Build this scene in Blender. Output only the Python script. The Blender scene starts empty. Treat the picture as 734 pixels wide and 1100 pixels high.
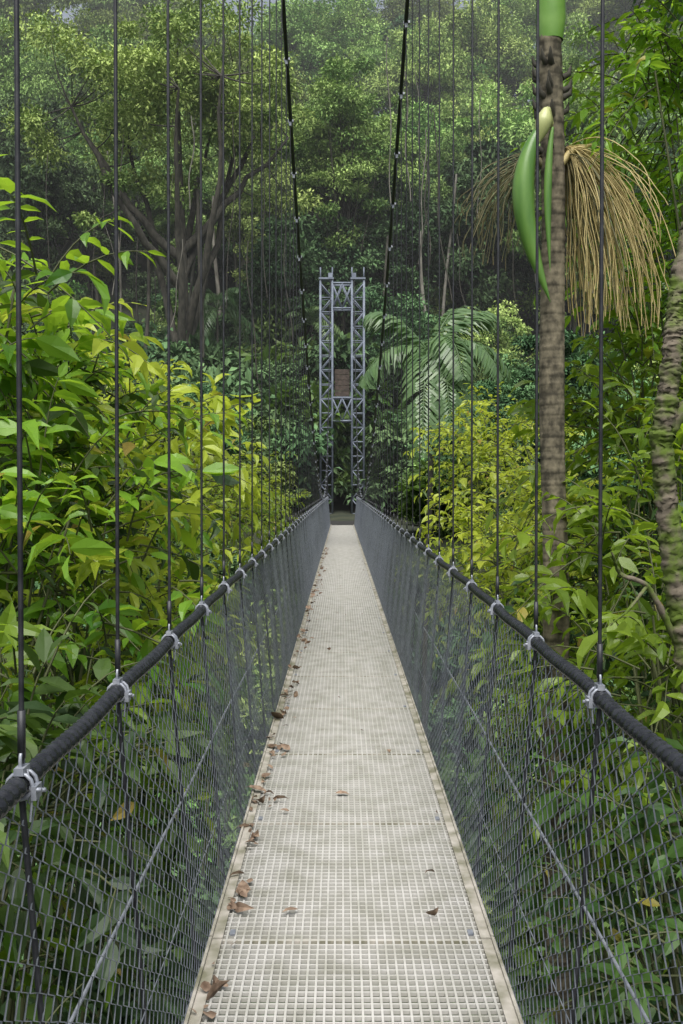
import bpy, math
import numpy as np
from mathutils import Vector
R = np.random.default_rng(7)
scene = bpy.context.scene
UP = np.array([0,0,1.0])

def nrm(a):
    return a/np.maximum(np.linalg.norm(a,axis=-1,keepdims=True),1e-9)

# ------------------------------------------------------------ mesh builder
class MB:
    def __init__(s):
        s.v=[];s.f=[];s.m=[];s.t=[];s.n=0;s.sm=[]
    def add(s,v,f,m=0,t=0.5,smooth=True):
        v=np.asarray(v,float).reshape(-1,3); f=np.asarray(f,int)
        s.v.append(v); s.f.append(f+s.n); s.m.append(np.full(len(f),m)); s.sm.append(np.full(len(f),smooth))
        s.t.append(np.broadcast_to(np.asarray(t,float),(len(v),)).copy()); s.n+=len(v)
    def tubes(s,P,r,sides=6,m=0,t=0.5,caps=False):
        P=np.asarray(P,float)
        if P.ndim==2: P=P[None]
        K,N,_=P.shape
        r=np.broadcast_to(np.asarray(r,float),(K,N)) if np.ndim(r)<2 else np.asarray(r)
        T=np.empty_like(P); T[:,1:-1]=P[:,2:]-P[:,:-2]; T[:,0]=P[:,1]-P[:,0]; T[:,-1]=P[:,-1]-P[:,-2]; T=nrm(T)
        mt=np.abs(T.mean(1)); ref=np.eye(3)[np.argmin(mt,axis=1)][:,None,:]
        A=nrm(np.cross(T,ref)); B=np.cross(T,A)
        a=np.arange(sides)*2*np.pi/sides
        V=P[:,:,None,:]+r[:,:,None,None]*(np.cos(a)[None,None,:,None]*A[:,:,None,:]+np.sin(a)[None,None,:,None]*B[:,:,None,:])
        idx=np.arange(K*N*sides).reshape(K,N,sides)
        q=np.stack([idx[:,:-1],np.roll(idx,-1,2)[:,:-1],np.roll(idx,-1,2)[:,1:],idx[:,1:]],-1).reshape(-1,4)
        tt=t
        if np.ndim(t)==1: tt=np.repeat(t,N*sides)
        s.add(V.reshape(-1,3),q,m,tt)
        if caps:
            n0=s.n-K*N*sides
            for e in (0,N-1):
                f=(idx[:,e] if e else idx[:,e][:,::-1])
                s.f.append(f+n0); s.m.append(np.full(len(f),m)); s.sm.append(np.full(len(f),False))
    def boxes(s,C,H,m=0,t=0.5,rot=None):
        C=np.asarray(C,float).reshape(-1,3); H=np.broadcast_to(np.asarray(H,float),C.shape)
        sg=np.array([[x,y,z] for x in(-1,1) for y in(-1,1) for z in(-1,1)],float)
        L=sg[None]*H[:,None]
        if rot is not None: L=L@np.asarray(rot).T
        V=C[:,None]+L
        F=np.array([[0,1,3,2],[4,6,7,5],[0,4,5,1],[2,3,7,6],[0,2,6,4],[1,5,7,3]])
        f=(F[None]+8*np.arange(len(C))[:,None,None]).reshape(-1,4)
        s.add(V.reshape(-1,3),f,m,np.repeat(t,8) if np.ndim(t) else t,False)
    def leaves(s,P,D,N,L,W,tint,m=0,kind='q'):
        D=nrm(D); S=nrm(np.cross(D,N)); N=np.cross(S,D)
        K=len(P); L=np.broadcast_to(L,(K,)); W=np.broadcast_to(W,(K,))
        if kind=='q':
            T=np.array([[0,0,0],[.45,.5,.08],[1,0,-.08],[.45,-.5,.08]]); F=[[[0,1,2],[0,2,3]]]
        elif kind=='b':
            T=np.array([[0,0,0],[.33,0,0.02],[.7,0,-.03],[1,0,-.16],
                        [.1,.24,.03],[.36,.5,.07],[.72,.3,.02],[.1,-.24,.03],[.36,-.5,.07],[.72,-.3,.02]])
            F=[[[0,1,5,4],[1,2,6,5],[0,7,8,1],[1,8,9,2]],[[2,3,6],[2,9,3]]]
        else: # long strip leaflet
            T=np.array([[0,0,0],[.3,.5,.05],[.3,-.5,.05],[.7,.4,-.04],[.7,-.4,-.04],[1,0,-.22]])
            F=[[[1,2,4,3]],[[0,2,1],[3,4,5]]]
        n=len(T)
        bend=R.normal(0,.5,(K,1))+1.2
        V=P[:,None]+D[:,None]*(T[None,:,0:1]*L[:,None,None])+S[:,None]*(T[None,:,1:2]*W[:,None,None])+N[:,None]*((T[None,:,2]*bend*L[:,None])[...,None])
        tt=np.repeat(np.broadcast_to(tint,(K,)),n)
        first=True; n0=s.n
        for FF in F:
            FF=np.array(FF); f=(FF[None]+n*np.arange(K)[:,None,None]).reshape(-1,FF.shape[1])
            if first: s.add(V.reshape(-1,3),f,m,tt,False); first=False
            else:
                s.f.append(f+n0); s.m.append(np.full(len(f),m)); s.sm.append(np.full(len(f),False))
    def mesh(s,name,mats):
        me=bpy.data.meshes.new(name)
        V=np.concatenate(s.v); me.vertices.add(len(V)); me.vertices.foreach_set('co',V.ravel())
        lt=np.concatenate([np.full(len(f),f.shape[1]) for f in s.f]); li=np.concatenate([f.ravel() for f in s.f])
        me.loops.add(len(li)); me.loops.foreach_set('vertex_index',li.astype(np.int32))
        me.polygons.add(len(lt)); st=np.concatenate([[0],np.cumsum(lt)[:-1]])
        me.polygons.foreach_set('loop_start',st.astype(np.int32))
        me.polygons.foreach_set('material_index',np.concatenate(s.m).astype(np.int32))
        me.polygons.foreach_set('use_smooth',np.concatenate(s.sm))
        at=me.attributes.new('tint','FLOAT','POINT'); at.data.foreach_set('value',np.concatenate(s.t).astype(np.float32))
        for m in mats: me.materials.append(m)
        me.update(calc_edges=True); me.validate()
        return me
    def obj(s,name,mats,parent=None):
        o=bpy.data.objects.new(name,s.mesh(name,mats)); scene.collection.objects.link(o)
        if parent: o.parent=parent
        return o
def empty(name):
    o=bpy.data.objects.new(name,None); scene.collection.objects.link(o); return o

# ------------------------------------------------------------ materials
def newmat(name):
    m=bpy.data.materials.new(name); m.use_nodes=True; nt=m.node_tree; nt.nodes.clear()
    return m,nt,nt.nodes.new('ShaderNodeOutputMaterial')
def leafmat(name,c0,c1,tr=(0.2,0.35,0.03),tf=0.35,rough=0.42,var=0.35,huev=0.02,gloss=True):
    m,nt,out=newmat(name); N=nt.nodes; K=nt.links.new
    at=N.new('ShaderNodeAttribute'); at.attribute_name='tint'
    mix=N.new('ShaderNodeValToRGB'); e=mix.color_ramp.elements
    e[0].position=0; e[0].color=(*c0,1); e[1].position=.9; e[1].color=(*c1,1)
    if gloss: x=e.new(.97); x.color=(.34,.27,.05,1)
    K(at.outputs['Fac'],mix.inputs[0])
    oi=N.new('ShaderNodeObjectInfo'); hs=N.new('ShaderNodeHueSaturation')
    mr=N.new('ShaderNodeMapRange'); mr.inputs[3].default_value=1-var; mr.inputs[4].default_value=1+var
    mh=N.new('ShaderNodeMapRange'); mh.inputs[3].default_value=.5-huev; mh.inputs[4].default_value=.5+huev
    fr=N.new('ShaderNodeMath'); fr.operation='FRACT'; mu=N.new('ShaderNodeMath'); mu.operation='MULTIPLY'; mu.inputs[1].default_value=7.31
    K(oi.outputs['Random'],mr.inputs[0]); K(oi.outputs['Random'],mu.inputs[0]); K(mu.outputs[0],fr.inputs[0]); K(fr.outputs[0],mh.inputs[0])
    K(mr.outputs[0],hs.inputs['Value']); K(mh.outputs[0],hs.inputs['Hue']); K(mix.outputs[0],hs.inputs['Color'])
    if gloss:
        p=N.new('ShaderNodeBsdfPrincipled'); p.inputs['Roughness'].default_value=rough
        K(hs.outputs[0],p.inputs['Base Color'])
    else:
        p=N.new('ShaderNodeBsdfDiffuse'); K(hs.outputs[0],p.inputs['Color'])
    if tf<=0:
        K(p.outputs[0],out.inputs[0]); return m
    t=N.new('ShaderNodeBsdfTranslucent')
    m2=N.new('ShaderNodeMix'); m2.data_type='RGBA'; m2.blend_type='MIX'; m2.inputs[0].default_value=.6; m2.inputs[7].default_value=(*tr,1)
    K(hs.outputs[0],m2.inputs[6]); K(m2.outputs[2],t.inputs['Color'])
    ms=N.new('ShaderNodeMixShader'); ms.inputs[0].default_value=tf
    K(p.outputs[0],ms.inputs[1]); K(t.outputs[0],ms.inputs[2]); K(ms.outputs[0],out.inputs[0])
    return m
def solid(name,c0,c1=None,scale=8,rough=.6,metal=0,bump=0.0,stretch=(1,1,1),detail=5,usetint=False,lo=.35,hi=.65):
    m,nt,out=newmat(name); N=nt.nodes; K=nt.links.new
    c1=c1 or c0
    p=N.new('ShaderNodeBsdfPrincipled'); p.inputs['Roughness'].default_value=rough; p.inputs['Metallic'].default_value=metal
    tc=N.new('ShaderNodeTexCoord'); mp=N.new('ShaderNodeMapping'); mp.inputs['Scale'].default_value=stretch
    no=N.new('ShaderNodeTexNoise'); no.inputs['Scale'].default_value=scale; no.inputs['Detail'].default_value=detail
    K(tc.outputs['Object'],mp.inputs[0]); K(mp.outputs[0],no.inputs['Vector'])
    cr=N.new('ShaderNodeValToRGB'); cr.color_ramp.elements[0].position=lo; cr.color_ramp.elements[1].position=hi
    cr.color_ramp.elements[0].color=(*c0,1); cr.color_ramp.elements[1].color=(*c1,1)
    if usetint:
        at=N.new('ShaderNodeAttribute'); at.attribute_name='tint'; ad=N.new('ShaderNodeMath'); ad.operation='ADD'
        s2=N.new('ShaderNodeMath'); s2.operation='SUBTRACT'; s2.inputs[1].default_value=.5
        K(at.outputs['Fac'],s2.inputs[0]); K(s2.outputs[0],ad.inputs[0]); K(no.outputs[0],ad.inputs[1]); K(ad.outputs[0],cr.inputs[0])
    else: K(no.outputs[0],cr.inputs[0])
    K(cr.outputs[0],p.inputs['Base Color'])
    if bump>0:
        b=N.new('ShaderNodeBump'); b.inputs['Strength'].default_value=bump; b.inputs['Distance'].default_value=.02
        K(no.outputs[0],b.inputs['Height']); K(b.outputs[0],p.inputs['Normal'])
    K(p.outputs[0],out.inputs[0]); return m

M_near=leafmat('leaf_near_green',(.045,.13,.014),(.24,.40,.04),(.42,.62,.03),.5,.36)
M_neard=leafmat('leaf_near_shade',(.018,.05,.012),(.08,.15,.022),(.14,.26,.02),.3,.55)  # darker copy of the near green; shade of low foliage put into colour
M_yel=leafmat('leaf_near_yellowgreen',(.11,.21,.018),(.34,.44,.045),(.55,.65,.06),.5,.38)
M_far=leafmat('leaf_far_hazed',(.10,.19,.055),(.34,.46,.15),tf=0,var=.3,huev=.025,gloss=False)  # distance haze put into the leaf colour, paler and greyer
M_fard=leafmat('leaf_far_shade',(.045,.09,.045),(.14,.23,.10),tf=0,var=.3,huev=.02,gloss=False)  # darker copy for the lower rows; their shade is put into the colour
M_palm=leafmat('leaf_palm',(.06,.12,.055),(.18,.28,.11),(.2,.36,.1),.3,.33)
M_bark=solid('bark',(.025,.024,.018),(.07,.065,.05),6,.9,bump=.6,stretch=(1,1,.3))
M_barkl=solid('pale_bark',(.08,.075,.06),(.2,.19,.16),4,.9,stretch=(1,1,.3))
M_twig=solid('twig_green',(.05,.06,.02),(.09,.1,.04),5,.7)
M_moss=solid('mossy_bark',(.075,.115,.012),(.13,.11,.08),7,.95,bump=1,lo=.44,hi=.60,detail=14)
M_galv=solid('galvanised_steel',(.22,.24,.28),(.36,.38,.42),30,.5,.45)
M_tower=solid('weathered_steel_paint',(.11,.13,.17),(.19,.22,.27),3,.75,.0)
M_wire=solid('fence_wire',(.19,.21,.24),(.32,.35,.40),20,.4,.5)
M_black=solid('black_cable',(.012,.013,.016),(.03,.032,.036),30,.5,.2)
M_rail=solid('ribbed_rail',(.010,.011,.013),(.024,.026,.030),40,.25)
M_deck=solid('deck_grating_paint',(.33,.325,.28),(.47,.46,.43),7,.45,.0,detail=14,lo=.3,hi=.62)
M_deck2=solid('deck_frame',(.17,.165,.11),(.44,.41,.36),9,.6,detail=14)
M_ground=solid('forest_floor',(.014,.022,.010),(.035,.04,.02),.8,.95,bump=.5,detail=10)
M_dead=solid('dead_leaf',(.09,.055,.033),(.28,.2,.14),25,.8)
M_conc=solid('landing_painted_shade',(.012,.012,.011),(.022,.022,.02),3,.9)  # near-black: shade of the opening past the deck, put into the colour

# ------------------------------------------------------------ terrain
def ground_z(x,y):
    yy=[-300,-60,-20,-3,1.5,12,30,40,44,47,58,112,200,420]
    zz=[14,8,1,-0.3,-4.0,-8,-11.5,-8,-1.6,-0.35,0.4,40,58,66]
    z=np.interp(y,yy,zz)
    z=z+np.sin(x*.21+1)*np.cos(y*.17)*.7*np.clip(np.abs(x)/6,0,1)+np.clip(np.abs(x)-12,0,60)*.12
    return z
xs=np.concatenate([np.linspace(-400,-45,14),np.linspace(-40,40,81),np.linspace(45,400,14)])
ys=np.concatenate([np.linspace(-300,-15,14),np.linspace(-12,130,143),np.linspace(140,420,12)])
X,Y=np.meshgrid(xs,ys); Z=ground_z(X,Y)
i=np.arange(X.size).reshape(X.shape)
mb=MB(); mb.add(np.stack([X,Y,Z],-1).reshape(-1,3),np.stack([i[:-1,:-1],i[:-1,1:],i[1:,1:],i[1:,:-1]],-1).reshape(-1,4))
mb.obj('ground',[M_ground])

# ------------------------------------------------------------ bridge
bridge=empty('suspension_footbridge')
YE=44.0
def railz(y): return np.interp(y,[-2,1.9,5,15,44],[1.09,1.095,1.14,1.19,1.24])
RX=.635; DX=.5
mb=MB()
p=.0305; py_=.0375; xsb=np.arange(-15,16)*p
y0,y1=-1.5,YE
nx=len(xsb)
mb.boxes(np.stack([xsb,np.full(nx,(y0+y1)/2),np.full(nx,-.009)],-1),np.array([.0038,(y1-y0)/2,.009]))
yc=np.arange(y0,y1,py_)
mb.boxes(np.stack([0*yc,yc,np.full(len(yc),-.0085)],-1),np.array([DX-.02,.0042,.0065]))
mb.obj('deck_grating',[M_deck],bridge)
mb=MB()
for sx in(-1,1):
    yb=np.arange(y0,y1,2.55)
    mb.boxes(np.stack([np.full(len(yb),sx*(DX-.010)),yb+1.27,np.full(len(yb),-.018)],-1),np.array([.018,1.268,.024]))
    mb.boxes(np.stack([np.full(len(yb),sx*(DX+.014)),yb+1.27,np.full(len(yb),-.03)],-1),np.array([.005,1.268,.045]))
yb=np.arange(y0,y1,1.275)
mb.boxes(np.stack([0*yb,yb,np.full(len(yb),-.018)],-1),np.array([DX-.03,.009,.0158]))
mb.boxes(np.stack([0*yb,yb,np.full(len(yb),-.085)],-1),np.array([DX+.01,.025,.035]),1)
cy=np.arange(y0+.3,20,1.275)
for xx in(-.44,.44):
    mb.boxes(np.stack([0*cy+xx,cy-.25,0*cy+.003],-1),np.array([.010,.018,.0035]),1)
mb.obj('deck_frame',[M_deck2,M_galv],bridge)
mb=MB()
for sx in(-1,1):
    y=np.arange(-1.5,16,.0085); k=np.arange(len(y))%4
    r=np.where(k==0,.0115,np.where(k==2,.0216,.0190))
    P=np.stack([np.full(len(y),sx*RX),y,railz(y)+.004*np.sin(y*7.4)],-1); mb.tubes(P,r[None],10)
    y=np.arange(16,YE+3,.035); k=np.arange(len(y))%2; r=np.where(k==0,.014,.022)
    P=np.stack([np.full(len(y),sx*RX),y,railz(y)],-1); mb.tubes(P,r[None],6)
mb.obj('handrail',[M_rail],bridge)
mb=MB()
for sx in(-1,1):
    w=.046; rows=42; SPc=.85
    yk=np.arange(.2,YE,w); K=len(yk)
    s_=np.linspace(0,1,rows+1)
    par=(np.arange(rows+1)[None]+np.arange(K)[:,None])%2
    yy=yk[:,None]+(par-.5)*w*.985
    yy=yy+R.normal(0,.0012,yy.shape)
    rz=railz(yy)
    bow=.004*np.sin(yy*2*np.pi/SPc)+.012*np.sin(yy*1.3)
    xx=sx*(DX+.026+(RX-DX-.024)*s_[None]**1.3+bow*np.sin(np.pi*s_)[None])+.002*(par*2-1)*sx
    zz=-.03+(rz-.02+.03)*s_[None]+.006*np.sin(yy*7)*s_[None]
    mb.tubes(np.stack([xx,yy,zz],-1),.0021,3)
    y=np.arange(.2,YE,.2)
    for zf,xo,rr in((.52,.016,.0045),(.0,.01,.004),(.24,.014,.0018)):
        P=np.stack([sx*(DX+.024+(RX-DX-.024)*zf+xo)+0*y,y,-.03+(railz(y)+.01)*zf+.004*np.sin(y*3)],-1); mb.tubes(P,rr,5,1)
mb.obj('side_mesh_fence',[M_wire,M_galv],bridge)
def cabz(y):
    y=np.asarray(y,float)
    h=np.where(y<32,.0106*(y-32)**2-.3,(12.0/24**2)*(y-32)**2-.3)
    return 1.65+h
CX=.62
mc=MB(); hg=MB(); cl=MB()
def ring(c,ax,R0,r0,n=14,m=0):
    a=np.linspace(0,2*np.pi,n+1)
    if ax=='y': P=np.stack([c[0]+R0*np.cos(a),c[1]+0*a,c[2]+R0*np.sin(a)],-1)
    else: P=np.stack([c[0]+0*a,c[1]+R0*np.cos(a)*.7,c[2]+R0*np.sin(a)*1.3],-1)
    cl.tubes(P,r0,6,m)
for sx in(-1,1):
    y=np.linspace(-2,56,180); P=np.stack([sx*np.interp(y,[0,32,56],[CX,.61,.66]),y,cabz(y)],-1); mc.tubes(P,.021,8)
    SP=.85 if sx>0 else .80
    start=2.58 if sx>0 else 1.85
    yh=np.arange(start-SP*3,YE+.2,SP)
    for q in yh:
        zr=float(railz(q)); zc=float(cabz(q)); xr=sx*RX; xc=sx*CX
        if zc>zr+.1:
            hg.tubes([[xr,q,zr+.04],[(xr+xc)/2,q+R.normal(0,.004),(zr+zc)/2],[xc,q,zc-.05]],.0052,6)
        hg.tubes([[xr,q,zr-.03],[sx*(DX+.05),q,.0],[sx*(DX+.01),q,-.1]],.0065,6)
        if q>0:
            n=12 if q<12 else 6
            for dy in(-.013,.013): ring((xr,q+dy,zr),'y',.0245,.0042,n)
            cl.boxes([xr,q,zr+.028],[.009,.020,.007])
            cl.boxes([xr-sx*.027,q,zr-.012],[.005,.018,.013])
            ring((xr,q,zr+.045),'x',.013,.0035,n)
            cl.tubes([[xr-sx*.041,q+.013,zr-.014],[xr-sx*.02,q+.013,zr-.014]],.0045,6,0,.5,True)
            cl.tubes([[xr-sx*.041,q-.013,zr-.006],[xr-sx*.02,q-.013,zr-.006]],.0045,6,0,.5,True)
            cl.tubes([[xr,q,zr+.05],[xr,q,zr+.14]],.0078,6,1,.5,True)
            cl.tubes([[xr-sx*.012,q-.004,zr+.03],[xr-sx*.022,q-.012,zr-.03],[xr-sx*.020,q-.015,zr-.065]],.0025,5,0)
            ring((xc,q,zc),'y',.026,.006,8); cl.boxes([xc,q,zc-.035],[.013,.025,.022])
            cl.boxes([xc+.028,q,zc],[.009,.025,.012])
mc.obj('main_cable',[M_black],bridge); hg.obj('hanger_cable',[M_black],bridge); cl.obj('cable_clamps',[M_galv,M_black],bridge)
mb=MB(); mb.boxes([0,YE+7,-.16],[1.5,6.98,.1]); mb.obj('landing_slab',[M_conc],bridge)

# ------------------------------------------------------------ tower
tw=MB(); TY=56.3; TZ0=-.1; TZ1=13.3
def beam(a,b,r=.035): tw.tubes([a,b],r,4,0,.5,True)
for sx in(-1,1):
    for ox in(.55,1.22):
        for oy in(-.35,.35):
            beam([sx*ox,TY+oy,TZ0],[sx*ox,TY+oy,TZ1],.065)
    n=16; zs=np.linspace(TZ0+.3,TZ1-.2,n+1)
    for k in range(n):
        for oy in(-.35,.35):
            a,b=(.55,1.22) if k%2 else (1.22,.55)
            beam([sx*a,TY+oy,zs[k]],[sx*b,TY+oy,zs[k+1]],.035)
            beam([sx*.55,TY+oy,zs[k]],[sx*1.22,TY+oy,zs[k]],.03)
        for ox in(.55,1.22):
            a,b=(-.35,.35) if k%2 else(.35,-.35)
            beam([sx*ox,TY+a,zs[k]],[sx*ox,TY+b,zs[k+1]],.03)
    tw.boxes([sx*.885,TY,TZ1+.05],[.42,.45,.05]); tw.boxes([sx*.66,TY,TZ1+.25],[.12,.2,.15])
    for o in(.55,1.22): beam([sx*o,TY,TZ1+.1],[sx*o,TY,TZ1+.75],.04)
for (za,zb) in((11.7,13.1),(5.4,6.7)):
    for oy in(-.35,.35):
        beam([-.55,TY+oy,za],[.55,TY+oy,za],.06); beam([-.55,TY+oy,zb],[.55,TY+oy,zb],.06)
        beam([-.55,TY+oy,za],[0,TY+oy,zb],.04); beam([0,TY+oy,zb],[.55,TY+oy,za],.04)
        beam([-.55,TY+oy,zb],[0,TY+oy,za],.04); beam([0,TY+oy,za],[.55,TY+oy,zb],.04)
M_wood=solid('old_wood_panel',(.04,.03,.022),(.08,.058,.045),6,.8)
tower=tw.obj('lattice_steel_tower',[M_tower])
mb=MB()
for k in range(5): mb.boxes([0,TY+.45,7.0+k*.31],[.42,.03,.145])
mb.obj('wood_panel',[M_wood],tower)

# ------------------------------------------------------------ vegetation generators
def rdir(n): return nrm(R.normal(size=(n,3)))
def clump_leaves(mb,C,cr,nleaf,L,m,base_t,kind='q',flat=.6):
    K=len(C); d=rdir(K*nleaf); d[:,2]=np.where(R.random(K*nleaf)<.6,np.abs(d[:,2]),d[:,2])
    rad=(R.random(K*nleaf)**.5)[:,None]*(1+.35*R.normal(size=(K*nleaf,1))*(R.random((K*nleaf,1))<.3))
    crr=np.repeat(np.broadcast_to(cr,(K,)),nleaf)[:,None]
    sq=np.repeat(R.uniform(.7,1.4,(K,3))*np.array([1,1,flat]),nleaf,0)
    P=np.repeat(C,nleaf,0)+d*rad*crr*sq
    D=nrm(d*.8+R.normal(0,.6,d.shape)+np.array([0,0,-.35])); N=nrm(UP+d*.5+R.normal(0,.55,d.shape))
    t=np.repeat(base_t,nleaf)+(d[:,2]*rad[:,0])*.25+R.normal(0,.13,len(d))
    Ls=L*R.uniform(.7,1.3,len(d))
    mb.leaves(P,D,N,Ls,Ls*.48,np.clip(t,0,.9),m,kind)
def make_tree(name,H,rad,ctr_z,nclump,nleaf,L,leafm,trunk_r=.25,cr=1.2,open_=.5,lean=0.,lowlimb=.45,upb=.45,nlimb=0,bark=None):
    mb=MB()
    top=np.array([lean*H,0,ctr_z+rad[2]*.5])
    t=np.linspace(0,1,9)[:,None]
    tr=np.array([0,0,-1.5])*(1-t)+top*t+np.sin(t*np.pi*1.5)*np.array([.25,.2,0])
    mb.tubes(tr,(trunk_r*(1-.8*t[:,0]))[None],8,1)
    d=rdir(nclump); d[:,2]=np.where(R.random(nclump)<upb,np.abs(d[:,2]),d[:,2])
    rr=R.uniform(open_,1.08,nclump)[:,None]*(1+.22*np.sin(d[:,:1]*5+1)+.2*np.cos(d[:,1:2]*6))
    C=np.array([lean*H*.8,0,ctr_z])+d*rr*np.array(rad)
    crs=cr*R.uniform(.5,1.35,nclump)
    clump_leaves(mb,C,crs,nleaf,L,0,R.uniform(.1,.8,nclump))
    f=np.clip(R.uniform(lowlimb,.95,nclump),0,.98); base=np.stack([np.interp(f,t[:,0],tr[:,k]) for k in range(3)],-1)
    if nlimb:
        f0=R.uniform(lowlimb,.6,nlimb); a=np.arange(nlimb)*2.4+R.uniform(0,.5,nlimb)
        b0=np.stack([np.interp(f0,t[:,0],tr[:,k]) for k in range(3)],-1)
        e=np.array([0,0,ctr_z])+np.stack([np.cos(a)*rad[0]*.75,np.sin(a)*rad[1]*.75,R.uniform(-.1,.6,nlimb)*rad[2]],-1)
        u=np.linspace(0,1,10)[None,:,None]; md=b0*.5+e*.5+np.array([0,0,-.15])*rad[2]+R.normal(0,.5,e.shape)
        LP=(1-u)**2*b0[:,None]+2*u*(1-u)*md[:,None]+u**2*e[:,None]
        LP[:,1:-1]+=R.normal(0,.12,LP[:,1:-1].shape)
        mb.tubes(LP,(trunk_r*.62*(1-.78*u[0,:,0]))[None].repeat(nlimb,0),7,1)
        pts=LP[:,3:].reshape(-1,3); k=np.argmin(np.linalg.norm(C[:,None]-pts[None]+np.array([0,0,.5]),axis=2),axis=1); base=pts[k]; tr2=.13
    else: tr2=.3
    u=np.linspace(0,1,6)[None,:,None]
    mid=base*.45+C*.55+np.stack([0*f,0*f,-.12*np.linalg.norm(C-base,axis=1)],-1)+R.normal(0,.25,C.shape)
    P=(1-u)**2*base[:,None]+2*u*(1-u)*mid[:,None]+u**2*C[:,None]
    r=(trunk_r*tr2*R.uniform(.5,1,nclump))[:,None]*(1-.8*u[0,:,0])[None]
    mb.tubes(P,r,4,1)
    return mb.mesh(name,[leafm,bark or M_bark])
def inst(name,me,loc,rz,sc,parent,tilt=0):
    o=bpy.data.objects.new(name,me); scene.collection.objects.link(o); o.location=loc; o.rotation_euler=(tilt,0,rz); o.scale=sc
    o.parent=parent; return o

trees=[make_tree('forest_tree_a',15,(4.4,4.4,5.4),9,110,280,.30,M_far,.2,1.1,.5),
       make_tree('forest_tree_b',17,(3.6,3.6,6.8),9.5,110,280,.27,M_far,.18,1.0,.45),
       make_tree('forest_tree_c',12,(4.4,4.2,4.4),7,95,280,.33,M_fard,.2,1.1,.45),
       make_tree('forest_tree_d',14,(3.6,3.9,5.8),8,100,280,.28,M_fard,.18,1.0,.45),
       make_tree('forest_tree_e',14,(5.2,5.0,3.2),10.5,100,280,.24,M_far,.24,1.1,.45,upb=.7,nlimb=6,lowlimb=.35)]
shrubs=[make_tree('shrub_a',3,(1.5,1.5,1.3),1.3,22,150,.22,M_fard,.05,.6,.3,lowlimb=.1),
        make_tree('shrub_b',3.5,(1.3,1.3,1.6),1.5,22,150,.2,M_far,.05,.55,.3,lowlimb=.1),
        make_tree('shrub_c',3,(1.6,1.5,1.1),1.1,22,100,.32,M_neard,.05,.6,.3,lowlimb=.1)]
def frond(mb,base,az,elev,L,droop,ll,n=34,m=0,mb_r=.02,hang=.35,tintb=.5,wl=.045):
    h=np.array([math.cos(az),math.sin(az),0])
    t=np.linspace(0,1,n)
    def pos(t): return np.array(base)+L*(t[:,None]*math.cos(elev)*h*(1-.25*t[:,None]*droop)+np.stack([0*t,0*t,math.sin(elev)*t-droop*t*t],-1))
    P=pos(t); mb.tubes(P,(mb_r*(1-.8*t))[None],5,m,tintb)
    T=nrm(np.gradient(P,axis=0)); S=nrm(np.cross(T,UP)); k=t>.13
    for sg in(-1,1):
        D=nrm(S[k]*sg+T[k]*.55+np.array([0,0,-hang])*R.uniform(.5,1.5,(k.sum(),1))+R.normal(0,.07,(k.sum(),3)))
        lf=ll*(np.sin(np.clip((t[k]-.05)/.95,0,1)*np.pi)**.5*.85+.15)
        N=nrm(np.cross(D,T[k])*sg); N=N*np.where(N[:,2:3]<0,-1,1)
        mb.leaves(P[k],D,N,lf,wl,np.clip(tintb+R.normal(0,.15,k.sum()),0,.9),m,'s')
def palm(name,H,nf,L,ll,droop=(.5,.9),tr=.09,n=34):
    mb=MB(); z=np.linspace(-1,H,12); mb.tubes(np.stack([.15*np.sin(z*.3),0*z,z],-1),tr*(1-.3*np.linspace(0,1,12))[None],8,1)
    for k in range(nf):
        frond(mb,[.15*math.sin(H*.3),0,H],k*2.4+R.uniform(-.2,.2),R.uniform(.1,1.1),L*R.uniform(.8,1.1),R.uniform(*droop),ll,n,0,.025,.4,R.uniform(.2,.8),.05)
    return mb.mesh(name,[M_palm,M_bark])
palmm=palm('forest_palm',7,13,3.4,.75)
fern=palm('fern',.2,11,1.1,.24,(.35,.7),.04,24)

forest=empty('hillside_forest')
for row,y in enumerate(np.arange(61.5,116,7.6)):
    hw=.36*y+5; x=-hw+R.uniform(0,4)
    while x<hw:
        yy=y+R.uniform(-2.5,2.5); xx=x+R.uniform(-1,1)
        pr=[.15,.15,.3,.3,.1] if row<2 else [.32,.28,.07,.05,.28]
        k=R.choice(5,p=pr); s=R.uniform(.8,1.25)*(0.72 if row==0 else 1)
        if not(row<=1 and -16<xx<-5):
            inst('forest_tree',trees[k],(xx,yy,float(ground_z(xx,yy))-.3),R.uniform(0,6.28),(s,s,s*R.uniform(.85,1.2)),forest)
        x+=R.uniform(5.2,8)
for k in range(110):
    yy=R.uniform(57,90); xx=R.uniform(-.35*yy-2,.35*yy+2)
    if abs(xx)<2 and yy<60: continue
    s=R.uniform(1.0,2.1); inst('forest_shrub',shrubs[R.integers(0,2)],(xx,yy,float(ground_z(xx,yy))-.2),R.uniform(0,6.28),(s,s,s),forest)
for k in range(9):
    yy=R.uniform(60,85); xx=R.uniform(-22,22); inst('forest_palm',palmm,(xx,yy,float(ground_z(xx,yy))),R.uniform(0,6.28),(1,1,R.uniform(.8,1.4)),forest)
for xx,yy,s,k in((-.8,58.6,1.1,2),(.8,58.4,1.1,2),(0,60.2,1.8,2),(-2.2,58.5,1.5,2),(2.3,58.3,1.5,2),(0,62,2.6,0),(-1.8,62,2.4,2),(1.8,62.3,2.4,2),
      (-3.5,57,2.0,0),(-5.5,57,2.4,0),(-7.5,58,2.6,0),(-9.8,56,2.6,0),(-12.5,57,2.6,0),(-4.5,60,2.6,2),(-8,61,2.8,0),(-11.5,61,2.8,0),(-14.5,59,2.6,0),(3.8,57,1.9,0),(6,58,2.2,0)):
    inst('forest_shrub',shrubs[k],(xx,yy,float(ground_z(xx,yy))-.4),R.uniform(0,6.28),(s,s,s*1.15),forest)
mb=MB()
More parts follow.
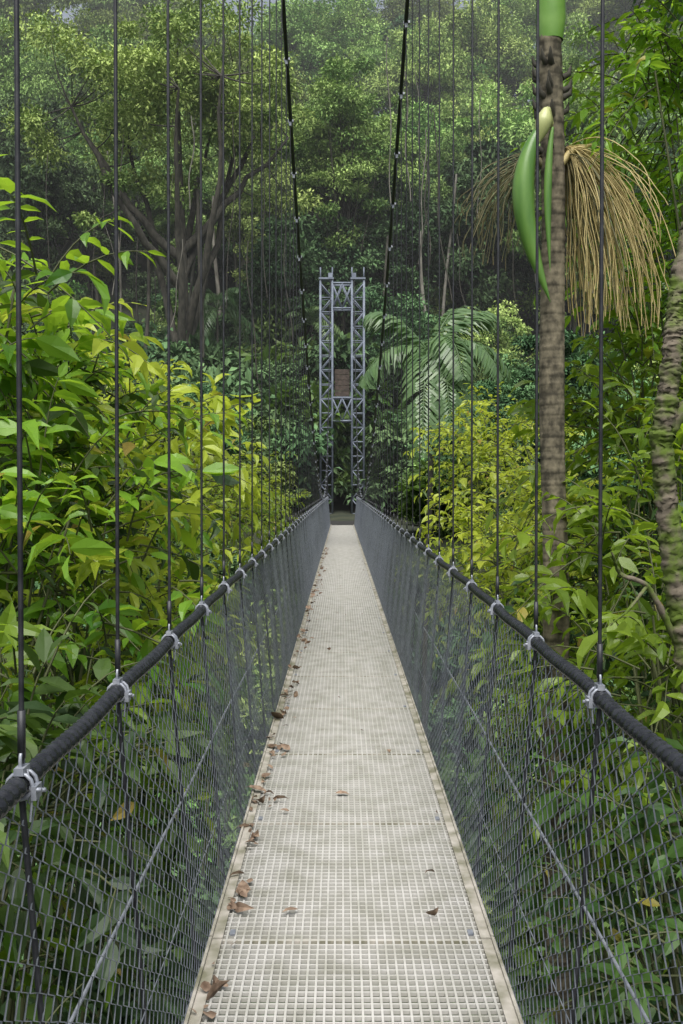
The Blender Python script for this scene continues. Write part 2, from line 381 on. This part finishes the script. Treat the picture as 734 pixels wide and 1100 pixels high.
for k in range(16):
    yy=R.uniform(58,80); xx=R.uniform(-20,20)
    if abs(xx)<2: xx+=4
    z=float(ground_z(xx,yy)); H=R.uniform(12,20); u=np.linspace(0,1,12)
    Pq=np.stack([xx+R.normal(0,.5)*u+.25*np.sin(u*5+k),yy+0*u,z-.5+H*u],-1); r=R.uniform(.08,.2)
    mb.tubes(Pq,(r*(1-.5*u))[None],8,k%2)
for k in range(40):
    yy=R.uniform(52,66); xx=R.uniform(-16,16)
    if abs(xx)<2: continue
    H=R.uniform(5,14); u=np.linspace(0,1,12); zt=R.uniform(14,26)
    mb.tubes(np.stack([xx+R.normal(0,.6)*u*u+.1*np.sin(u*9+k),yy+0*u,zt-H*u],-1),R.uniform(.015,.035),4,k%2)
o=mb.obj('canopy_trunks_and_lianas',[M_bark,M_barkl],forest)

rav=empty('ravine_undergrowth')
for k in range(240):
    yy=R.uniform(2,54); xx=R.uniform(-12,12)
    z=float(ground_z(xx,yy)); s=R.uniform(.8,1.8)
    if abs(xx)<2.4*s+.9 and z+3.4*s>-.3:
        s=max(.3,min(s,(-.6-z)/3.6)) if z<-2 else 0
        if s<.35: continue
    inst('undergrowth_shrub',shrubs[R.choice([0,2,2])] if yy<16 else shrubs[R.choice([0,1,2,2])],(xx,yy,z-.2),R.uniform(0,6.28),(s,s,s),rav)
for k in range(55):
    yy=R.uniform(1.5,20); xx=R.uniform(-5,5); z=float(ground_z(xx,yy)); s=R.uniform(.8,1.6)
    inst('undergrowth_fern',fern,(xx,yy,z+.2),R.uniform(0,6.28),(s,s,s),rav)
for sx in(-1,1):
    for y,x,tp in((22,7,2),(30,8,3),(36,6.5,2),(42,9,3),(46,6,3),(50,11,2),(34,14,0),(44,16,1),(26,13,2),(52,5.5,2)):
        xx=sx*(x+R.uniform(-.3,1)); s=R.uniform(.8,.95)*(.58 if x<8 else .85)
        z=float(ground_z(xx,y)); want=(3 if sx<0 else 4)+R.uniform(-1,2)
        inst('ravine_tree',trees[tp],(xx,y,max(z,want-15*s)-.3),R.uniform(0,6.28),(s,s,s),rav)

me=make_tree('spreading_tree',30,(8.8,6,8.2),22,120,330,.27,M_far,.5,1.25,.35,lowlimb=.28,upb=.5,nlimb=9)
inst('spreading_tree',me,(-9.5,59,1.2),.4,(1,1,1),None)
me=make_tree('slender_tree',24,(3.8,3.6,6),19,110,330,.25,M_far,.25,1.0,.3)
inst('slender_tree',me,(.2,67,4.5),1.4,(1,1,1),None)

# ------------------------------------------------------------ near foliage
def spray_mass(name,blobs,leafm,L,lw,nl=11,twl=.75,tb=.5):
    mb=MB()
    for(cx,cy,cz,rx,ry,rz,ns) in blobs:
        d=rdir(ns); rad=(R.random(ns)**.5)[:,None]*(1+.15*np.sin(d[:,:1]*7+cz))
        P0=np.array([cx,cy,cz])+d*rad*np.array([rx,ry,rz])*.9
        d0=nrm(d*.8+np.array([0,0,.35])+R.normal(0,.5,(ns,3)))
        l=twl*R.uniform(.45,1.4,ns)
        u=np.linspace(0,1,nl)
        P=P0[:,None]+d0[:,None]*(l[:,None]*u[None])[...,None]+np.stack([0*u,0*u,-.38*u*u],-1)[None]*l[:,None,None]
        lim=.86
        P[...,0]=np.where(np.abs(P[...,0])<lim,np.sign(cx)*(lim+.15*R.random(P.shape[:2])),P[...,0])
        Q=P[:,::2] if nl%2 else P
        mb.tubes(Q,np.linspace(.0075,.0025,Q.shape[1])[None].repeat(ns,0),4,1)
        T=nrm(np.gradient(P,axis=1)); S=nrm(np.cross(T,UP+R.normal(0,.25,(ns,1,3))))
        sg=np.where((np.arange(nl)%2)==0,1,-1)[None,:,None]
        tip=(np.arange(nl)==nl-1)[None,:,None]
        D=nrm(np.where(tip,T,T*.5+S*sg)+np.array([0,0,-.32])+R.normal(0,.28,P.shape))
        N=nrm(UP+R.normal(0,.48,P.shape))
        k=np.broadcast_to(np.arange(nl)>=2,(ns,nl))&(R.random((ns,nl))>.1)
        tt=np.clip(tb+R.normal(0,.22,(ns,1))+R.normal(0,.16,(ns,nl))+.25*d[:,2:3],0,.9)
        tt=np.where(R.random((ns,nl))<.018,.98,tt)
        Ls=L*R.uniform(.5,1.25,(ns,nl))*R.uniform(.7,1.25,(ns,1))
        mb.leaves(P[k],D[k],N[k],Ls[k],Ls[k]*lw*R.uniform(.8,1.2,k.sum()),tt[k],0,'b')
        for j in range(5):
            b=np.array([cx+R.uniform(-.4,.4)*rx,cy+R.uniform(-.4,.4)*ry,cz+R.uniform(0,.7)*rz])
            g=np.array([cx+np.sign(cx)*R.uniform(.2,1.2),cy+R.uniform(-.6,.6),0]); g[2]=float(ground_z(g[0],g[1]))-.2
            u2=np.linspace(0,1,9)[:,None]; Qs=g*(1-u2)+b*u2+np.sin(u2*np.pi)*np.array([np.sign(cx)*R.uniform(0,.35),R.uniform(-.3,.3),0])
            mb.tubes(Qs,np.linspace(.03,.008,9)[None],6,1)
    return mb.obj(name,[leafm,M_twig])
spray_mass('broadleaf_shrub',[(-2.4,6.3,2.85,.75,.8,.75,42),(-2.4,7.5,2.0,.95,1.1,.7,110),(-2.0,6.3,1.1,.95,.9,.8,95)],M_near,.23,.42,tb=.55)
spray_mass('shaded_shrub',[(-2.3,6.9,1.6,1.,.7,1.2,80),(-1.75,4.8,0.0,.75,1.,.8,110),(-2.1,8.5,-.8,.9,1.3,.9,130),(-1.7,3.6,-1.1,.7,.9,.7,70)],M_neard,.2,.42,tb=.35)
spray_mass('yellow_leaf_shrub',[(-1.95,10,1.9,.75,1,.9,120),(-1.85,9,.75,.75,1,.8,100),(-2.8,12,2.3,1,1,.8,90),(-2.3,7.2,2.5,.7,.6,.5,35),(-1.7,6.5,.9,.4,.6,.7,40)],M_yel,.2,.42,tb=.6)
spray_mass('broadleaf_shrub',[(-2.6,12,-.5,1.2,1.5,1.3,150),(-1.75,5.2,.1,.7,.8,.6,30),(-2.0,7.5,-.3,.8,.8,.6,35)],M_near,.2,.42,tb=.4)
spray_mass('light_leaf_shrub',[(-2.3,20,1.5,1.0,1.4,1.,200),(-2.6,25,.9,1.3,1.6,1.1,200)],M_yel,.14,.42,13,.7)
spray_mass('fine_leaf_tree',[(2.75,8.3,4.9,.8,.9,.9,150),(3.1,9.2,3.6,.9,.9,.8,140),(3.6,8.5,5.9,1.2,1,.7,110)],M_near,.15,.38,15,.7,tb=.8)
spray_mass('broadleaf_shrub',[(2.75,9,2.3,.8,.9,.75,140),(2.25,7.4,1.2,.6,.8,.7,100),(2.0,6.2,.45,.55,.7,.6,65),(2.2,8.5,-.3,.9,1.2,.9,90)],M_near,.19,.42,tb=.72)
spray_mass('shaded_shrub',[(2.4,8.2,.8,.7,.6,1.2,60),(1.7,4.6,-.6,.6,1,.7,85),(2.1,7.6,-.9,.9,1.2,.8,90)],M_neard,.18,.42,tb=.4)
spray_mass('light_leaf_shrub',[(3.3,22,2.4,1.4,1.5,1.3,260),(2.3,16,.5,1.1,1.3,1.1,200),(2.6,12.5,1.4,.7,1,1.1,120),(1.9,9.5,.6,.5,.8,.6,60)],M_yel,.16,.42,13,.75,tb=.6)

# ------------------------------------------------------------ areca palm with pods
ap=empty('fruiting_palm'); PX,PY=1.67,8.0
mb=MB(); z=np.arange(-7,5.25,.016); ph=np.cumsum(np.full(len(z),.016)/(.10+.03*np.sin(z*1.7)))
fr=ph%1.0
r=np.interp(z,[-7,5.25],[.118,.092])+np.where(fr<.16,.0035,0)+.003*np.sin(z*3)
mb.tubes(np.stack([PX-.012*(z-1.5)+.012*np.sin(z*2)+R.normal(0,.0008,len(z)),PY+0*z,z],-1),r[None],20,0,.5)
mb.t[-1]=np.repeat(np.where(fr>.86,.40,np.where(fr<.16,.47,.51))+.05*np.sin(z*2.3)+R.normal(0,.02,len(z)),20)+R.normal(0,.02,len(z)*20)
M_ptr=solid('palm_bark',(.04,.035,.022),(.19,.165,.11),11,.92,bump=.8,stretch=(1.3,1.3,.8),detail=12,usetint=True,lo=.34,hi=.66)
mb.obj('trunk',[M_ptr],ap)
M_cs=solid('green_crownshaft',(.12,.26,.04),(.2,.36,.08),4,.3)
tx=PX-.045
mb=MB(); z=np.linspace(5.2,6.7,10)
mb.tubes(np.stack([tx+0*z,PY+0*z,z],-1),np.interp(z,[5.2,5.35,5.6,6.7],[.098,.12,.115,.07])[None],16); mb.obj('crownshaft',[M_cs],ap)
mb=MB()
for az,el,L,dr in((-.5,.5,2.8,.85),(.1,.35,2.7,.9),(.6,.6,2.9,.8),(1.2,.8,2.9,.7),(1.8,1.0,2.8,.6),(3.3,1.25,2.9,.45),(2.6,1.2,2.8,.5),(4.1,1.3,2.7,.45),(-.9,1.1,2.8,.6)):
    frond(mb,[tx,PY,6.6],az,el,L,dr,.8,44,0,.03,.6,R.uniform(.2,.7),.05)
mb.obj('fronds',[M_palm],ap)
M_pod=solid('green_pod',(.06,.15,.025),(.13,.25,.05),3,.3,stretch=(3,3,.6))
M_pody=solid('pale_pod',(.36,.40,.15),(.46,.48,.22),5,.4)
mb=MB()
t=np.linspace(0,1,26)
def pod(x0,z0,x1,z1,bow,w,m,yo):
    cx=x0+(x1-x0)*t-bow*np.sin(np.pi*t**.8); cz=z0+(z1-z0)*t
    rr=w*np.clip(np.sin(np.pi*np.clip(t*.93+.07,0,1))**.75,.03,1)*np.interp(t,[0,.35,1],[1,1,.6])
    mb.tubes(np.stack([cx,PY-.3+yo+0*t,cz],-1),rr[None],14,m)
pod(1.50,4.42,1.57,3.08,.17,.088,0,0); pod(1.575,4.40,1.56,3.3,.03,.032,0,-.04)
pod(1.53,4.55,1.47,4.28,.0,.065,1,-.02)
mb.tubes([[PX-.05,PY-.05,4.5],[1.56,PY-.2,4.58],[1.52,PY-.3,4.5]],.03,8,1)
mb.obj('seed_pods',[M_pod,M_pody],ap)
M_str=solid('fruit_strand_tan',(.32,.25,.09),(.52,.43,.19),9,.6); M_strd=solid('fruit_strand_green',(.06,.07,.03),(.16,.14,.06),9,.6)
def strands(cx,cz,ax,n,spread,drop,m,rad,yspr=.25,yc=.1,mx=.05,ex=1.6):
    u=np.linspace(0,1,14)
    out=R.uniform(mx,1,n)*spread*ax; yo=yc+R.normal(0,yspr,n); dr=drop*R.uniform(.4,1.1,n)
    Px=cx+out[:,None]*(1-(1-u)[None]**ex); Py=PY+yo[:,None]*(1-(1-u)[None]**2.2)
    lift=R.uniform(-.05,.06,(n,1))*np.sin(np.pi*np.clip(u*1.8,0,1))[None]
    Pz=cz+lift-dr[:,None]*u[None]**R.uniform(1.1,1.6,(n,1))
    Px=Px+.022*np.sin(u*R.uniform(6,16,(n,1))+R.uniform(0,6,(n,1)))*u[None]
    mb.tubes(np.stack([Px,Py,Pz],-1),rad,4,m)
mb=MB()
strands(PX+.08,4.36,1,190,.80,1.35,0,.0040); strands(PX-.08,4.33,-1,60,.66,.8,1,.0036,.25,.25,.2,2.0)
strands(PX+.08,4.3,1,50,.45,1.2,1,.0034)
mb.tubes([[PX-.02,PY,4.15],[PX+.12,PY-.05,4.32],[PX+.3,PY-.02,4.38]],[[.035,.03,.012]],8,0)
mb.tubes([[PX-.02,PY,4.15],[PX-.16,PY,4.28],[PX-.28,PY,4.32]],[[.035,.03,.012]],8,1)
mb.obj('fruit_strands',[M_str,M_strd],ap)
mb=MB()
for zz in(4.75,4.6,4.95,4.35,4.85):
    for a in(0.2,2.8,4.5,1.2,3.6):
        a+=R.uniform(-.4,.4); zq=zz+R.uniform(-.05,.05)
        c=np.array([[PX-.03+.08*math.cos(a),PY+.08*math.sin(a),zq],[PX-.03+.14*math.cos(a),PY+.14*math.sin(a),zq+.03],[PX-.03+.16*math.cos(a),PY+.16*math.sin(a),zq+.10]])
        mb.tubes(c,[[.03,.022,.005]],6)
mb.obj('leaf_scars',[M_bark],ap)

mb=MB(); c=[2.45,28,5.4]
z=np.linspace(-11,5.4,14); mb.tubes(np.stack([2.4+.1*np.sin(z*.4),28+0*z,z],-1),.08,8,1)
for az,el,L,dr in((3.1,.95,3.5,.5),(3.5,.45,2.9,.75),(-1.4,.45,3.3,1.15),(-1.75,.35,3.4,1.2),(.1,.95,3.5,.5),(-.5,.6,3.2,.8),(1.2,.8,2.8,.6),(2.2,.7,2.8,.6),(-1.0,.2,3.1,1.25),(.6,1.15,3.3,.5),(-.1,.6,3.3,.75),(-1.2,.7,3.3,.9)):
    frond(mb,c,az,el,L,dr,.95,52,0,.03,.45,.65,.08)
mb.obj('palm_tree',[M_palm,M_bark])

mb=MB()
def crv(pts,n=24):
    pts=np.array(pts,float); s=np.linspace(0,1,len(pts)); u=np.linspace(0,1,n)
    Q=np.stack([np.interp(u,s,pts[:,k]) for k in range(3)],-1)
    for _ in range(8): Q[1:-1]=(Q[:-2]+Q[1:-1]*2+Q[2:])/4
    return Q
def knobby(Q,r0,r1,sides=14,nz=.14):
    n=len(Q); rn=R.normal(size=n)
    for _ in range(2): rn=np.convolve(rn,[.25,.5,.25],'same')
    mb.tubes(Q,(np.linspace(r0,r1,n)*(1+.12*rn))[None],sides)
    mb.v[-1]=mb.v[-1]+R.normal(0,r0*nz,mb.v[-1].shape)
Q=crv([[2.25,5.6,-5.5],[2.15,5.6,-1.2],[1.95,5.6,.5],[1.83,5.6,1.2],[1.76,5.6,1.9],[1.82,5.6,2.4],[1.88,5.7,2.75],[2.1,5.9,3.6]],420)
knobby(Q,.075,.05,18,.07)
for pts,r in(([[1.87,5.6,.75],[1.66,5.5,1.12],[1.5,5.5,1.17],[1.43,5.4,1.3]],.02),([[1.77,5.6,1.9],[2.0,5.6,2.3],[2.2,5.6,2.9]],.035),([[1.65,5.5,1.1],[1.52,5.4,.98],[1.42,5.4,.9]],.011)):
    knobby(crv(pts,40),r,r*.35,8)
mb.obj('mossy_tree_trunk',[M_moss])

mb=MB()
pts=[(-.445,7.03,.13),(-.44,5.33,.13),(-.40,5.2,.10),(-.43,3.95,.11),(-.46,3.85,.10),(-.47,3.14,.1),(-.205,3.83,.07),(-.07,5.3,.08),(.29,3.79,.06),(-.46,3.3,.09),(-.42,6.3,.09),(-.3,5.0,.05),(.36,4.2,.06)]
for k in range(190):
    y=3+24*R.random()**1.3; pts.append((-.49+abs(R.normal(0,.05)),y,R.uniform(.025,.09)))
for k in range(22): pts.append((R.uniform(-.4,.47),R.uniform(3.2,22),R.uniform(.015,.045)))
for k in range(25): pts.append((.48-abs(R.normal(0,.03)),R.uniform(3.2,24),R.uniform(.015,.04)))
P=np.array([[a,b,.014] for a,b,_ in pts]); Ls=np.array([c for *_,c in pts])
a=R.uniform(0,6.28,len(P)); D=np.stack([np.cos(a),np.sin(a),R.uniform(-.05,.5,len(P))],-1); N=nrm(UP+R.normal(0,.6,(len(P),3)))
mb.leaves(P,D,N,Ls,Ls*R.uniform(.3,.8,len(P)),R.random(len(P)),0,'b'); mb.obj('fallen_leaves',[M_dead])

# ------------------------------------------------------------ thin rainforest mist (real participating medium filling the far valley)
mb=MB(); mb.boxes([0,88,24],[75,43,46])
m,nt,out=newmat('valley_mist'); vs=nt.nodes.new('ShaderNodeVolumeScatter'); vs.inputs['Density'].default_value=.0016; vs.inputs['Color'].default_value=(.95,.98,1,1); vs.inputs['Anisotropy'].default_value=.1
nt.links.new(vs.outputs[0],out.inputs['Volume'])
mb.obj('mist',[m])

# ------------------------------------------------------------ light
w=bpy.data.worlds.new('World'); scene.world=w; w.use_nodes=True; nt=w.node_tree
bg=nt.nodes['Background']; sky=nt.nodes.new('ShaderNodeTexSky'); sky.sky_type='NISHITA'; sky.sun_disc=False
EL,AZ=math.radians(60),math.radians(183)
sky.sun_elevation=EL; sky.sun_rotation=AZ; sky.dust_density=4; sky.air_density=1; sky.ozone_density=1
hs=nt.nodes.new('ShaderNodeHueSaturation'); hs.inputs['Saturation'].default_value=.5
nt.links.new(sky.outputs[0],hs.inputs['Color']); nt.links.new(hs.outputs[0],bg.inputs[0]); bg.inputs[1].default_value=.15
sd=bpy.data.lights.new('sun','SUN'); sd.energy=5; sd.angle=math.radians(50); sd.color=(1,.975,.94)
so=bpy.data.objects.new('sun',sd); scene.collection.objects.link(so)
dirv=Vector((math.sin(AZ)*math.cos(EL),math.cos(AZ)*math.cos(EL),math.sin(EL)))
so.rotation_euler=dirv.to_track_quat('Z','Y').to_euler()
cam=bpy.data.cameras.new('camera'); co=bpy.data.objects.new('camera',cam); scene.collection.objects.link(co)
cam.sensor_fit='VERTICAL'; cam.sensor_height=36; cam.lens=35; cam.clip_end=2000; cam.clip_start=.05
co.location=(-.037,0,1.65); co.rotation_euler=(math.radians(90-1.39),0,0)
scene.camera=co
scene.view_settings.view_transform='Standard'; scene.view_settings.look='None'; scene.view_settings.exposure=0
